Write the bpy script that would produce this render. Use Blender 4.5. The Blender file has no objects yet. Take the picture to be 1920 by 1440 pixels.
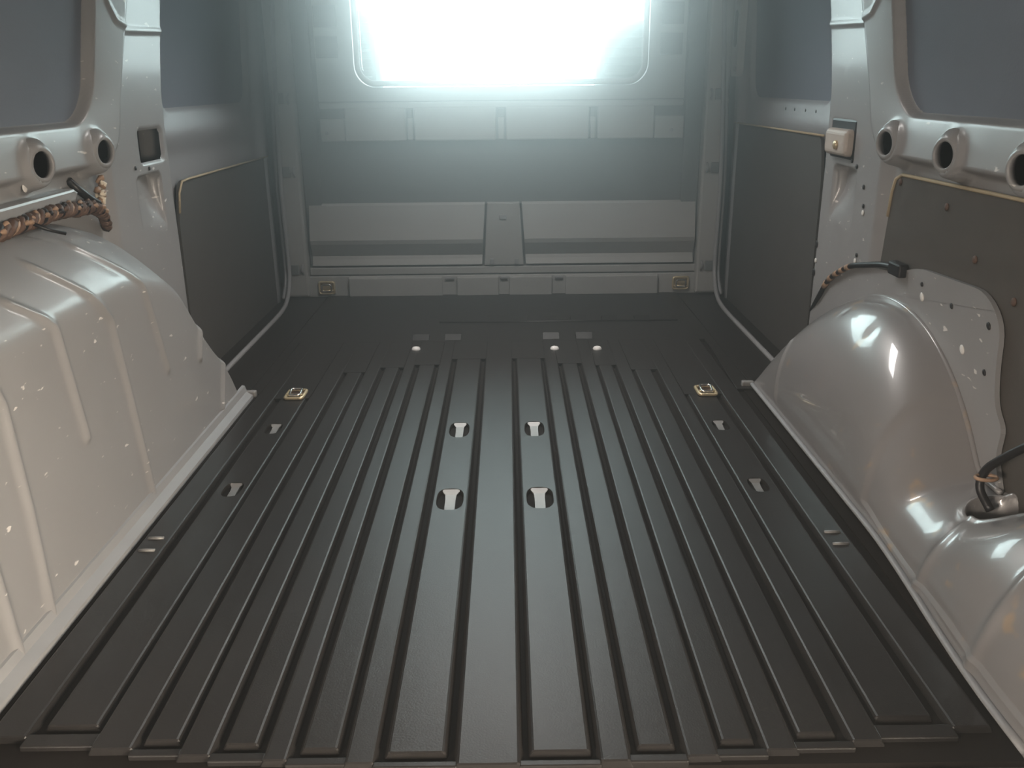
import bpy, bmesh, math, random
import numpy as np
from mathutils import Vector, Matrix

S = bpy.context.scene
COL = S.collection
random.seed(7)

# ------------------------------------------------------------------ camera
# X right, Y towards the cab, Z up, floor of the load bay at z = 0, metres
F_PX = 1650.0
cam_d = bpy.data.cameras.new('camera')
cam_d.sensor_width = 36.0
cam_d.lens = F_PX / 1920.0 * 36.0
cam_d.clip_start = 0.02
cam = bpy.data.objects.new('camera', cam_d)
COL.objects.link(cam)
th, yaw, roll = math.radians(18.902), math.radians(0.164), math.radians(0.6)
fwd = Vector((math.sin(yaw) * math.cos(th), math.cos(yaw) * math.cos(th), -math.sin(th)))
r0 = Vector((math.cos(yaw), -math.sin(yaw), 0))
u0 = r0.cross(fwd)
rt = r0 * math.cos(roll) - u0 * math.sin(roll)
up = r0 * math.sin(roll) + u0 * math.cos(roll)
cam.matrix_world = Matrix(((rt.x, up.x, -fwd.x, 0.022), (rt.y, up.y, -fwd.y, 0.0),
                           (rt.z, up.z, -fwd.z, 0.7228), (0, 0, 0, 1)))
S.camera = cam

# ------------------------------------------------------------------ world: dim hall, plus a scatter volume added to imitate lens bloom
W = bpy.data.worlds.new('world')
S.world = W
W.use_nodes = True
wn = W.node_tree.nodes
wn['Background'].inputs[0].default_value = (0.5, 0.52, 0.55, 1)
wn['Background'].inputs[1].default_value = 0.05
GLOW_SCATTER = 0.310
if GLOW_SCATTER > 0:
    vs = wn.new('ShaderNodeVolumeScatter')
    vs.inputs['Color'].default_value = (0.95, 0.985, 1.0, 1)
    vs.inputs['Density'].default_value = GLOW_SCATTER
    vs.inputs['Anisotropy'].default_value = 0.925
    W.node_tree.links.new(vs.outputs[0], wn['World Output'].inputs['Volume'])
DAYLIGHT = 18.5
S.cycles.adaptive_threshold = 0.03
S.cycles.max_bounces = 3
S.cycles.diffuse_bounces = 2
S.cycles.glossy_bounces = 2
S.cycles.volume_bounces = 0
S.cycles.transparent_max_bounces = 6


def area(name, loc, target, sx, sy, power, color, spread=180):
    d = bpy.data.lights.new(name, 'AREA')
    d.shape = 'RECTANGLE'
    d.spread = math.radians(spread)
    d.size, d.size_y, d.energy, d.color = sx, sy, power, color
    o = bpy.data.objects.new(name, d)
    COL.objects.link(o)
    o.location = loc
    o.rotation_euler = (Vector(target) - Vector(loc)).to_track_quat('-Z', 'Y').to_euler()
    return o


# lamps of the hall behind the open rear doors
area('hall_tube_light', (-1.1, -2.4, 1.75), (0.3, 1.6, 0.5), 1.3, 0.10, 6, (0.97, 0.98, 1.0))
area('hall_tube_light', (1.0, -3.2, 2.0), (-0.3, 1.6, 0.5), 1.3, 0.10, 6, (0.97, 0.98, 1.0))
area('hall_warm_lamp', (1.25, -0.60, 0.50), (-0.63, 0.95, 0.12), 0.7, 0.5, 21, (1.0, 0.89, 0.74), 50)
area('hall_warm_lamp', (-1.5, -1.1, 0.9), (0.72, 1.2, 0.20), 0.5, 0.4, 27, (1.0, 0.90, 0.78), 70)
area('load_bay_lamp', (0.0, 2.30, 1.278), (0, 2.25, 0.0), 0.46, 0.20, 16, (1.0, 0.985, 0.96), 120)
area('hall_fill_light', (0.0, -3.6, 1.3), (0, 1.0, 0.4), 2.6, 1.4, 11, (0.90, 0.96, 1.0))  # unseen soft fill added for the ambient light of the hall
S.view_settings.view_transform = 'Standard'
S.view_settings.look = 'None'
S.view_settings.gamma = 1.0
S.view_settings.use_curve_mapping = False
S.view_settings.exposure = 0.0


# ------------------------------------------------------------------ materials
def mat(name, col, rough=0.5, metal=0.0, coat=0.0, coat_rough=0.08, spec=0.5, var=0.12, vscale=9.0,
        bump=0.0, bscale=300.0, chips=None, patch=None):
    m = bpy.data.materials.new(name)
    m.use_nodes = True
    nt = m.node_tree
    n, l = nt.nodes, nt.links
    b = n['Principled BSDF']
    b.inputs['Roughness'].default_value = rough
    b.inputs['Metallic'].default_value = metal
    b.inputs['Coat Weight'].default_value = coat
    b.inputs['Coat Roughness'].default_value = coat_rough
    b.inputs['Specular IOR Level'].default_value = spec
    tc = n.new('ShaderNodeTexCoord')
    no = n.new('ShaderNodeTexNoise')
    no.inputs['Scale'].default_value = vscale
    no.inputs['Detail'].default_value = 2
    l.new(tc.outputs['Object'], no.inputs['Vector'])
    mx = n.new('ShaderNodeMix')
    mx.data_type = 'RGBA'
    mx.inputs['A'].default_value = tuple(c * (1 - var) for c in col) + (1,)
    mx.inputs['B'].default_value = tuple(min(1, c * (1 + var)) for c in col) + (1,)
    l.new(no.outputs['Fac'], mx.inputs['Factor'])
    out = mx.outputs['Result']
    if chips:                                     # sparse scuffs and paint chips
        ccol, scale, lo, hi, stretch = chips
        mp = n.new('ShaderNodeMapping')
        mp.inputs['Scale'].default_value = stretch
        mp.inputs['Rotation'].default_value = (0.5, 0.3, 0.2)
        l.new(tc.outputs['Object'], mp.inputs['Vector'])
        c1 = n.new('ShaderNodeTexNoise')
        c1.inputs['Scale'].default_value = scale
        c1.inputs['Detail'].default_value = 2
        l.new(mp.outputs[0], c1.inputs['Vector'])
        rp = n.new('ShaderNodeMapRange')
        rp.inputs['From Min'].default_value = lo
        rp.inputs['From Max'].default_value = hi
        l.new(c1.outputs['Fac'], rp.inputs['Value'])
        m2 = n.new('ShaderNodeMix')
        m2.data_type = 'RGBA'
        m2.inputs['B'].default_value = ccol + (1,)
        l.new(rp.outputs['Result'], m2.inputs['Factor'])
        l.new(out, m2.inputs['A'])
        out = m2.outputs['Result']
    if patch:                                     # a dusty scuff with a place of its own
        pcol, loc, rad, amt = patch
        vm = n.new('ShaderNodeVectorMath')
        vm.operation = 'DISTANCE'
        vm.inputs[1].default_value = loc
        l.new(tc.outputs['Object'], vm.inputs[0])
        c2 = n.new('ShaderNodeTexNoise')
        c2.inputs['Scale'].default_value = 34
        c2.inputs['Detail'].default_value = 6
        l.new(tc.outputs['Object'], c2.inputs['Vector'])
        r1 = n.new('ShaderNodeMapRange')
        r1.inputs['From Min'].default_value = rad
        r1.inputs['From Max'].default_value = rad * 0.2
        l.new(vm.outputs['Value'], r1.inputs['Value'])
        r2 = n.new('ShaderNodeMapRange')
        r2.inputs['From Min'].default_value = 0.42
        r2.inputs['From Max'].default_value = 0.68
        r2.inputs['To Max'].default_value = amt
        l.new(c2.outputs['Fac'], r2.inputs['Value'])
        mu = n.new('ShaderNodeMath')
        mu.operation = 'MULTIPLY'
        l.new(r1.outputs[0], mu.inputs[0])
        l.new(r2.outputs[0], mu.inputs[1])
        m3 = n.new('ShaderNodeMix')
        m3.data_type = 'RGBA'
        m3.inputs['B'].default_value = pcol + (1,)
        l.new(mu.outputs[0], m3.inputs['Factor'])
        l.new(out, m3.inputs['A'])
        out = m3.outputs['Result']
    l.new(out, b.inputs['Base Color'])
    if bump > 0:
        nb = n.new('ShaderNodeTexNoise')
        nb.inputs['Scale'].default_value = bscale
        nb.inputs['Detail'].default_value = 1
        l.new(tc.outputs['Object'], nb.inputs['Vector'])
        bp = n.new('ShaderNodeBump')
        bp.inputs['Strength'].default_value = bump
        bp.inputs['Distance'].default_value = 0.002
        l.new(nb.outputs['Fac'], bp.inputs['Height'])
        l.new(bp.outputs[0], b.inputs['Normal'])
    return m


M = {
    'paint': mat('silver_paint', (0.285, 0.285, 0.285), 0.42, 0.0, 0.35, 0.14, 0.5, 0.06, 5,
                 chips=((0.75, 0.72, 0.68), 34, 0.70, 0.735, (1, 1, 3))),
    'paint_arch': mat('silver_paint_gloss', (0.275, 0.268, 0.264), 0.34, 0.1, 0.9, 0.05, 0.5, 0.08, 7,
                      chips=((0.42, 0.33, 0.24), 22, 0.66, 0.74, (1, 1, 1))),
    'paint_door': mat('silver_paint_door', (0.27, 0.275, 0.285), 0.50, 0.1, 0.1, 0.25, 0.5, 0.05, 5),
    'skin': mat('sound_deadened_skin', (0.155, 0.178, 0.215), 0.75, 0, 0, 0.1, 0.3, 0.08, 14, bump=0.15, bscale=220),
    'bulkhead': mat('bulkhead_paint', (0.38, 0.38, 0.365), 0.55, 0, 0.0, 0.1, 0.4, 0.07, 6, bump=0.06),
    'bulkhead_dark': mat('bulkhead_recess_shade', (0.17, 0.185, 0.185), 0.8, 0, 0, 0.1, 0.3, 0.06, 6),  # darker copy of the bulkhead paint, recess shade put into the colour
    'liner': mat('black_floor_liner', (0.020, 0.0182, 0.0172), 0.40, 0, 0, 0.1, 0.36, 0.15, 12, bump=0.10, bscale=420),
    'liner_dark': mat('black_floor_channel', (0.012, 0.0095, 0.008), 0.8, 0, 0, 0.1, 0.12, 0.15, 12),
    'sill': mat('sill_paint', (0.36, 0.34, 0.32), 0.5, 0, 0.1, 0.2, 0.5, 0.12, 14),
    'hardboard': mat('brown_hardboard', (0.075, 0.068, 0.060), 0.72, 0, 0, 0.1, 0.3, 0.22, 22, bump=0.12, bscale=160,
                     patch=((0.34, 0.34, 0.33), (0.79, 1.70, 0.47), 0.16, 0.75)),
    'hardboard_door': mat('dark_door_board', (0.066, 0.064, 0.060), 0.7, 0, 0, 0.1, 0.3, 0.18, 20, bump=0.1, bscale=160),
    'board_edge': mat('raw_board_edge', (0.42, 0.34, 0.22), 0.7, 0, 0, 0.1, 0.3, 0.2, 40),
    'seal': mat('grey_rubber_seal', (0.30, 0.305, 0.31), 0.5, 0, 0, 0.1, 0.4, 0.1, 20),
    'black': mat('black_plastic', (0.012, 0.012, 0.014), 0.45, 0, 0, 0.1, 0.5, 0.2, 30),
    'zinc': mat('yellow_zinc', (0.80, 0.66, 0.42), 0.32, 0.6, 0, 0.1, 0.5, 0.2, 60),
    'steel': mat('bright_steel', (0.72, 0.70, 0.67), 0.25, 1.0, 0, 0.1, 0.5, 0.1, 60),
    'galv': mat('pale_galvanised', (0.30, 0.295, 0.285), 0.5, 0.3, 0, 0.1, 0.5, 0.15, 60),
    'white': mat('white_plastic_and_gleam', (0.82, 0.80, 0.76), 0.4, 0, 0, 0.1, 0.5, 0.05, 30),
    'latch': mat('beige_plastic', (0.45, 0.39, 0.34), 0.5, 0, 0, 0.1, 0.5, 0.1, 20),
    'copper': mat('frayed_brown_tape', (0.105, 0.062, 0.045), 0.6, 0, 0, 0.1, 0.4, 0.7, 55, bump=0.8, bscale=120),
    'copper_light': mat('bare_brown_tape', (0.36, 0.23, 0.15), 0.5, 0, 0, 0.1, 0.4, 0.4, 70, bump=0.5, bscale=150),
    'foam': mat('torn_pale_foam', (0.80, 0.72, 0.58), 0.8, 0, 0, 0.1, 0.3, 0.2, 60, bump=0.8, bscale=150),
    'seat': mat('grey_seat_cloth', (0.30, 0.33, 0.32), 0.85, 0, 0, 0.1, 0.2, 0.15, 60, bump=0.3, bscale=300),
    'cavity': mat('cavity_shade', (0.008, 0.008, 0.008), 0.8, 0, 0, 0.1, 0.2, 0.2, 20),  # near-black: the shade inside the wall is put into the colour
    'roof': mat('roof_paint', (0.22, 0.22, 0.225), 0.5, 0, 0.2, 0.2, 0.5, 0.05, 5),
}
gm = bpy.data.materials.new('clear_glass')
gm.use_nodes = True
nt = gm.node_tree
nt.nodes.clear()
o_ = nt.nodes.new('ShaderNodeOutputMaterial')
mx_ = nt.nodes.new('ShaderNodeMixShader')
tr_ = nt.nodes.new('ShaderNodeBsdfTransparent')
tr_.inputs[0].default_value = (0.93, 0.97, 0.95, 1)
gl_ = nt.nodes.new('ShaderNodeBsdfGlossy')
gl_.inputs['Roughness'].default_value = 0.05
fr_ = nt.nodes.new('ShaderNodeFresnel')
fr_.inputs[0].default_value = 1.45
nt.links.new(fr_.outputs[0], mx_.inputs[0])
nt.links.new(tr_.outputs[0], mx_.inputs[1])
nt.links.new(gl_.outputs[0], mx_.inputs[2])
nt.links.new(mx_.outputs[0], o_.inputs[0])
M['glass'] = gm
dm = bpy.data.materials.new('daylight')
dm.use_nodes = True
nt = dm.node_tree
nt.nodes.clear()
o_ = nt.nodes.new('ShaderNodeOutputMaterial')
e_ = nt.nodes.new('ShaderNodeEmission')
e_.inputs[0].default_value = (0.78, 0.94, 1.0, 1)
e_.inputs[1].default_value = DAYLIGHT
nt.links.new(e_.outputs[0], o_.inputs[0])
M['daylight'] = dm


# ------------------------------------------------------------------ helpers
def base_of(p):
    v = Vector((0, 0, 0))
    while p is not None:
        v += p.location
        p = p.parent
    return v


def obj(name, verts, faces, m, parent=None, smooth=False, loc=None):
    """verts in world metres; the object's origin is its parent's (or loc)"""
    off = base_of(parent)
    here = Vector(loc) if loc is not None else off
    me = bpy.data.meshes.new(name)
    me.from_pydata([tuple(Vector(v) - here) for v in verts], [], [tuple(f) for f in faces])
    me.validate()
    me.update()
    if smooth:
        me.polygons.foreach_set('use_smooth', [True] * len(me.polygons))
    me.materials.append(M[m] if isinstance(m, str) else m)
    o = bpy.data.objects.new(name, me)
    COL.objects.link(o)
    o.parent = parent
    o.location = here - off
    return o


def bmobj(name, bm, m, parent=None, smooth=False, loc=None):
    bmesh.ops.recalc_face_normals(bm, faces=bm.faces)
    bm.verts.index_update()
    v = [tuple(x.co) for x in bm.verts]
    f = [[y.index for y in x.verts] for x in bm.faces]
    bm.free()
    return obj(name, v, f, m, parent, smooth, loc)


def tag(o, label, cat, group=None, kind=None):
    o['label'] = label
    o['category'] = cat
    if group:
        o['group'] = group
    if kind:
        o['kind'] = kind
    return o


def thing(name, loc, label, cat, group=None, kind=None):
    o = bpy.data.objects.new(name, None)
    COL.objects.link(o)
    o.location = loc
    o.empty_display_size = 0.05
    return tag(o, label, cat, group, kind)


def box_bm(x0, x1, y0, y1, z0, z1, bev=0.0, seg=2):
    bm = bmesh.new()
    bmesh.ops.create_cube(bm, size=1)
    for v in bm.verts:
        v.co = Vector((x0 if v.co.x < 0 else x1, y0 if v.co.y < 0 else y1, z0 if v.co.z < 0 else z1))
    if bev > 0:
        bmesh.ops.bevel(bm, geom=list(bm.edges), offset=bev, segments=seg, profile=0.5, affect='EDGES')
    return bm


def box(name, x0, x1, y0, y1, z0, z1, m, parent=None, bev=0.003, loc=None, seg=2):
    return bmobj(name, box_bm(x0, x1, y0, y1, z0, z1, bev, seg), m, parent, False, loc)


def prism(name, pts, axis, a0, a1, m, parent=None, bev=0.0, loc=None):
    """pts: outline in the two other axes; axis 'x','y','z' extruded from a0 to a1"""
    bm = bmesh.new()

    def P(p, a):
        return {'x': (a, p[0], p[1]), 'y': (p[0], a, p[1]), 'z': (p[0], p[1], a)}[axis]
    v0 = [bm.verts.new(P(p, a0)) for p in pts]
    v1 = [bm.verts.new(P(p, a1)) for p in pts]
    bm.faces.new(v0)
    bm.faces.new(v1)
    n = len(pts)
    for i in range(n):
        bm.faces.new((v0[i], v0[(i + 1) % n], v1[(i + 1) % n], v1[i]))
    if bev > 0:
        ed = [e for e in bm.edges if (e.verts[0] in v0) == (e.verts[1] in v0)]
        bmesh.ops.bevel(bm, geom=ed, offset=bev, segments=2, profile=0.5, affect='EDGES')
    return bmobj(name, bm, m, parent, False, loc)


def spline(pts, n=8):
    """Catmull-Rom through pts"""
    P = [Vector(p) for p in pts]
    P = [P[0] * 2 - P[1]] + P + [P[-1] * 2 - P[-2]]
    out = []
    for i in range(1, len(P) - 2):
        for k in range(n):
            t = k / n
            a, b, c, d = P[i - 1], P[i], P[i + 1], P[i + 2]
            out.append(0.5 * ((2 * b) + (c - a) * t + (2 * a - 5 * b + 4 * c - d) * t * t + (3 * b - a - 3 * c + d) * t ** 3))
    out.append(P[-2])
    return out


def tube(name, pts, r, m, parent=None, loc=None, sides=8, closed=False, wob=0.0, flat=(1, 1)):
    pts = [Vector(p) for p in pts]
    n = len(pts)
    vs, fs = [], []
    ref = None
    for i, p in enumerate(pts):
        a = pts[(i - 1) % n] if (closed or i > 0) else pts[i]
        b = pts[(i + 1) % n] if (closed or i < n - 1) else pts[i]
        t = (b - a).normalized()
        if ref is None:
            ref = Vector((0, 0, 1)) if abs(t.z) < 0.9 else Vector((1, 0, 0))
        s = t.cross(ref).normalized()
        q = s.cross(t).normalized()
        ref = q
        rr = (r[i] if isinstance(r, (list, tuple)) else r) * (1 + wob * random.uniform(-1, 1))
        for k in range(sides):
            an = 2 * math.pi * k / sides
            vs.append(p + s * math.cos(an) * rr * flat[0] + q * math.sin(an) * rr * flat[1])
    m_ = n if closed else n - 1
    for i in range(m_):
        for k in range(sides):
            a0 = i * sides + k
            a1 = i * sides + (k + 1) % sides
            b0 = ((i + 1) % n) * sides + k
            b1 = ((i + 1) % n) * sides + (k + 1) % sides
            fs.append((a0, a1, b1, b0))
    if not closed:
        fs.append(tuple(range(sides))[::-1])
        fs.append(tuple(range((n - 1) * sides, n * sides)))
    return obj(name, vs, fs, m, parent, True, loc)


def lathe(name, prof, centre, axis, m, parent=None, loc=None, sides=16, sc=(1, 1), caps=True):
    """prof: (radius, distance along axis); axis a unit vector"""
    ax = Vector(axis).normalized()
    s = ax.orthogonal().normalized()
    q = ax.cross(s)
    c = Vector(centre)
    vs, fs = [], []
    for (r, h) in prof:
        for k in range(sides):
            an = 2 * math.pi * k / sides
            vs.append(c + ax * h + s * math.cos(an) * r * sc[0] + q * math.sin(an) * r * sc[1])
    for i in range(len(prof) - 1):
        for k in range(sides):
            fs.append((i * sides + k, i * sides + (k + 1) % sides, (i + 1) * sides + (k + 1) % sides, (i + 1) * sides + k))
    if caps:
        fs.append(tuple(range(sides))[::-1])
        fs.append(tuple(range((len(prof) - 1) * sides, len(prof) * sides)))
    return obj(name, vs, fs, m, parent, True, loc)


def copy_at(o, parent, world):
    c = o.copy()
    COL.objects.link(c)
    c.parent = parent
    c.location = Vector(world) - base_of(parent)
    return c


def rrect(x0, x1, y0, y1, r, n=6):
    out = []
    for cx, cy, a in ((x1 - r, y1 - r, 0), (x0 + r, y1 - r, 90), (x0 + r, y0 + r, 180), (x1 - r, y0 + r, 270)):
        for k in range(n + 1):
            t = math.radians(a + 90 * k / n)
            out.append((cx + r * math.cos(t), cy + r * math.sin(t)))
    return out


def round_poly(pts, rads, n=5):
    """polygon with each corner rounded by its radius"""
    out = []
    N = len(pts)
    for i in range(N):
        p, a, b = Vector(pts[i]), Vector(pts[i - 1]), Vector(pts[(i + 1) % N])
        r = rads[i]
        if r <= 0:
            out.append(tuple(p))
            continue
        u, v = (a - p).normalized(), (b - p).normalized()
        s, e = p + u * r, p + v * r
        for k in range(n + 1):
            t = k / n
            out.append(tuple(s * (1 - t) ** 2 + p * 2 * t * (1 - t) + e * t * t))
    return out


def ring_panel(name, outer, inner_pts, y0, y1, m, parent=None):
    """flat panel across the van (thickness y0..y1) with an opening"""
    x0, x1, z0, z1 = outer
    cx = sum(p[0] for p in inner_pts) / len(inner_pts)
    cz = sum(p[1] for p in inner_pts) / len(inner_pts)
    out = []
    for (px, pz) in inner_pts:
        dx, dz = px - cx, pz - cz
        t = min((x1 - cx) / dx if dx > 1e-6 else (x0 - cx) / dx if dx < -1e-6 else 1e9,
                (z1 - cz) / dz if dz > 1e-6 else (z0 - cz) / dz if dz < -1e-6 else 1e9)
        out.append([cx + dx * t, cz + dz * t])
    for c in ((x0, z0), (x0, z1), (x1, z0), (x1, z1)):
        k = min(range(len(out)), key=lambda i: (out[i][0] - c[0]) ** 2 + (out[i][1] - c[1]) ** 2)
        out[k] = list(c)
    n = len(out)
    vs = [(p[0], y0, p[1]) for p in out] + [(p[0], y0, p[1]) for p in inner_pts] + \
         [(p[0], y1, p[1]) for p in out] + [(p[0], y1, p[1]) for p in inner_pts]
    fs = []
    for i in range(n):
        j = (i + 1) % n
        fs += [(i, j, n + j, n + i), (2 * n + j, 2 * n + i, 3 * n + i, 3 * n + j),
               (n + i, n + j, 3 * n + j, 3 * n + i), (j, i, 2 * n + i, 2 * n + j)]
    return obj(name, vs, fs, m, parent)


def grid_obj(name, X, Y, Z, m, parent=None, keep=None, flip=False):
    """X, Y, Z: 2-D arrays; keep: boolean per quad"""
    nr, nc = X.shape
    vs = np.stack([X, Y, Z], -1).reshape(-1, 3)
    idx = np.arange(nr * nc).reshape(nr, nc)
    q = np.stack([idx[:-1, :-1], idx[1:, :-1], idx[1:, 1:], idx[:-1, 1:]], -1)
    if flip:
        q = q[..., ::-1]
    q = q.reshape(-1, 4) if keep is None else q[keep]
    off = base_of(parent)
    me = bpy.data.meshes.new(name)
    used = np.unique(q)
    remap = np.full(nr * nc, -1)
    remap[used] = np.arange(len(used))
    vs = vs[used] - np.array(off)
    q = remap[q]
    me.vertices.add(len(vs))
    me.vertices.foreach_set('co', vs.astype(np.float32).ravel())
    me.loops.add(q.size)
    me.loops.foreach_set('vertex_index', q.ravel().astype(np.int32))
    me.polygons.add(len(q))
    me.polygons.foreach_set('loop_start', (np.arange(len(q)) * 4).astype(np.int32))
    me.polygons.foreach_set('use_smooth', np.ones(len(q), bool))
    me.update(calc_edges=True)
    me.validate()
    me.materials.append(M[m])
    o = bpy.data.objects.new(name, me)
    COL.objects.link(o)
    o.parent = parent
    return o


def sst(a, b, x):
    t = np.clip((x - a) / (b - a), 0, 1)
    return t * t * (3 - 2 * t)


def corner_sdf(d1, d2, r):
    q1, q2 = d1 + r, d2 + r
    return np.hypot(np.maximum(q1, 0), np.maximum(q2, 0)) + np.minimum(np.maximum(q1, q2), 0) - r


def box_sdf(y, z, y0, y1, z0, z1, r):
    qy = np.abs(y - (y0 + y1) / 2) - (y1 - y0) / 2 + r
    qz = np.abs(z - (z0 + z1) / 2) - (z1 - z0) / 2 + r
    return np.hypot(np.maximum(qy, 0), np.maximum(qz, 0)) + np.minimum(np.maximum(qy, qz), 0) - r


def seg_dist(y, z, pts):
    d = np.full(y.shape, 9.0)
    for (a, b) in zip(pts[:-1], pts[1:]):
        ay, az = a
        by, bz = b
        vy, vz = by - ay, bz - az
        t = np.clip(((y - ay) * vy + (z - az) * vz) / (vy * vy + vz * vz), 0, 1)
        d = np.minimum(d, np.hypot(y - ay - t * vy, z - az - t * vz))
    return d


# ================================================================== FLOOR
floor = box('floor', -0.83, 0.83, 0.80, 3.16, -0.06, -0.009, 'liner_dark', None, 0.0)
tag(floor, 'black ribbed liner covering the whole load bay floor', 'floor', kind='structure')
# raised strips and pads of the liner: x ranges measured across the bay, pads end in a channel at the rear
strips = [(-0.044, 0.030), (-0.170, -0.136), (0.119, 0.155), (-0.264, -0.235), (0.218, 0.256),
          (-0.363, -0.325), (0.310, 0.347), (-0.469, -0.419), (0.413, 0.450), (-0.600, -0.552), (0.539, 0.586)]
pads = [(-0.124, -0.056, .816, 2.33), (0.041, 0.110, .816, 2.33), (-0.223, -0.180, .824, 2.28), (0.165, 0.207, .823, 2.28),
        (-0.314, -0.275, .833, 2.26), (0.262, 0.300, .830, 2.26), (-0.410, -0.369, .841, 2.22), (0.354, 0.398, .840, 2.22),
        (-0.538, -0.475, .868, 2.02), (0.456, 0.524, .866, 2.02)]


def rear_edge(x):
    return 0.796 + 0.16 * x * x


# cups for the seat anchors: where they fall inside a pad or strip, the piece is cut around them
cups = [(-0.090, 1.464, 0.025, 0.044), (0.0755, 1.466, 0.025, 0.044), (-0.090, 1.806, 0.022, 0.044), (0.0755, 1.807, 0.022, 0.044),
        (-0.505, 1.825, 0.018, 0.030), (-0.505, 1.515, 0.018, 0.030), (0.490, 1.816, 0.018, 0.030), (0.490, 1.509, 0.018, 0.030)]


def liner_piece(name, x0, x1, y0, y1, zt, rr=0.006):
    """flat-topped raised piece with rounded upper edges, cut around any anchor cup in it"""
    holes = [c for c in cups if x0 - 0.01 < c[0] < x1 + 0.01 and y0 < c[1] < y1]
    bm = bmesh.new()
    zb = -0.0095
    b = 0.003
    ys = [y0]
    for c in sorted(holes, key=lambda c: c[1]):
        ys += [c[1] - c[3] - 0.012, c[1] + c[3] + 0.012]
    ys.append(y1)
    segs = [(ys[i], ys[i + 1]) for i in range(len(ys) - 1)]
    for k, (a, e) in enumerate(segs):
        if k % 2 == 1:
            c = sorted(holes, key=lambda c: c[1])[k // 2]
            cx, cy, rx, ry = c
            rx = min(rx, (x1 - x0) / 2 - 0.008)
            X0, X1 = x0 + b * 1.4, x1 - b * 1.4
            n = 28
            outp, inn = [], []
            for i in range(n):
                an = 2 * math.pi * i / n
                dx, dy = math.cos(an), math.sin(an)
                t = min((X1 - cx) / dx if dx > 1e-6 else (X0 - cx) / dx if dx < -1e-6 else 1e9,
                        (e - cy) / dy if dy > 1e-6 else (a - cy) / dy if dy < -1e-6 else 1e9)
                outp.append([cx + dx * t, cy + dy * t])
                sc = (abs(dx) ** 3 + abs(dy) ** 3) ** (-1 / 3)
                inn.append((cx + dx * rx * sc, cy + dy * ry * sc))
            for q in ((X0, a), (X0, e), (X1, a), (X1, e)):
                kk = min(range(n), key=lambda i: (outp[i][0] - q[0]) ** 2 + (outp[i][1] - q[1]) ** 2)
                outp[kk] = list(q)
            V = [[bm.verts.new((p[0], p[1], zt)) for p in outp], [bm.verts.new((p[0], p[1], zt)) for p in inn],
                 [bm.verts.new((cx + (p[0] - cx) * .96, cy + (p[1] - cy) * .97, zt - 0.003)) for p in inn],
                 [bm.verts.new((cx + (p[0] - cx) * .84, cy + (p[1] - cy) * .88, zt - 0.030)) for p in inn]]
            for i in range(n):
                j = (i + 1) % n
                for w in range(3):
                    bm.faces.new((V[w][i], V[w][j], V[w + 1][j], V[w + 1][i]))
            bm.faces.new(V[3])
            for sg, xx in ((1, x0), (-1, x1)):
                pr2 = [(xx - sg * b, zb), (xx, zt - b * 1.2), (xx + sg * b * .6, zt - b * .3), (xx + sg * b * 1.4, zt)]
                ra = [bm.verts.new((p[0], a, p[1])) for p in pr2]
                re = [bm.verts.new((p[0], e, p[1])) for p in pr2]
                for i in range(3):
                    bm.faces.new((ra[i], ra[i + 1], re[i + 1], re[i]))
        else:
            first, last = (k == 0), (k == len(segs) - 1)
            pr = [(x0 - b, zb), (x0, zt - b * 1.2), (x0 + b * .6, zt - b * .3), (x0 + b * 1.4, zt),
                  (x1 - b * 1.4, zt), (x1 - b * .6, zt - b * .3), (x1, zt - b * 1.2), (x1 + b, zb)]
            st = []
            if first:
                st += [(a - 0.0008, 0, 0.0), (a, 0.002, 0.86), (a + 0.002, 0, 1.0)]
            else:
                st += [(a, 0, 1.0)]
            if last:
                st += [(e, 0, 1.0)]
            else:
                st += [(e, 0, 1.0)]
            rows = []
            for (yy, ins, h) in st:
                row = []
                for (px, pz) in pr:
                    cxm = (x0 + x1) / 2
                    w = (x1 - x0) / 2
                    sx = cxm + (px - cxm) * (w - ins * .5) / w
                    row.append(bm.verts.new((sx, yy, zb + (pz - zb) * h)))
                rows.append(row)
            for r1, r2 in zip(rows[:-1], rows[1:]):
                for i in range(len(pr) - 1):
                    bm.faces.new((r1[i], r1[i + 1], r2[i + 1], r2[i]))
    return bmobj(name, bm, 'liner', floor)


for (x0, x1) in strips:
    y1 = 2.506
    liner_piece('floor_strip', x0, x1, rear_edge((x0 + x1) / 2), y1, 0.0)
for (x0, x1, y0, y1) in pads:
    liner_piece('floor_pad', x0, x1, y0, y1, -0.0005)
    xs0 = max(s[1] for s in strips if s[1] <= x0 + 0.002)
    xs1 = min(s[0] for s in strips if s[0] >= x1 - 0.002)
    box('floor_front_rib', xs0 - 0.001, xs1 + 0.001, y1 + 0.002, 2.506, -0.010, -0.0006, 'liner', floor, 0.0)
    box('floor_lip', xs0 - 0.002, xs1 + 0.002, rear_edge((x0 + x1) / 2) - 0.002, y0 - 0.011, -0.02, -0.0025, 'liner', floor, 0.002)
# plain side margins beside the wheel arches and by the door steps
for s in (-1, 1):
    prism('floor_margin', [(s * 0.604, 0.86), (s * 0.635, 0.90), (s * 0.635, 2.52), (s * 0.604, 2.52)], 'z', -0.011, -0.006, 'liner_dark', floor)
    prism('floor_edge_plate', [(s * 0.585, 2.06), (s * 0.628, 2.06), (s * 0.628, 3.12), (s * 0.600, 3.12), (s * 0.600, 2.4)], 'z', -0.010, -0.0008, 'liner', floor, 0.002)
    box('door_step', min(s * 0.632, s * 0.83), max(s * 0.632, s * 0.83), 2.06, 3.12, -0.012, -0.004, 'liner', floor, 0.002)
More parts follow.
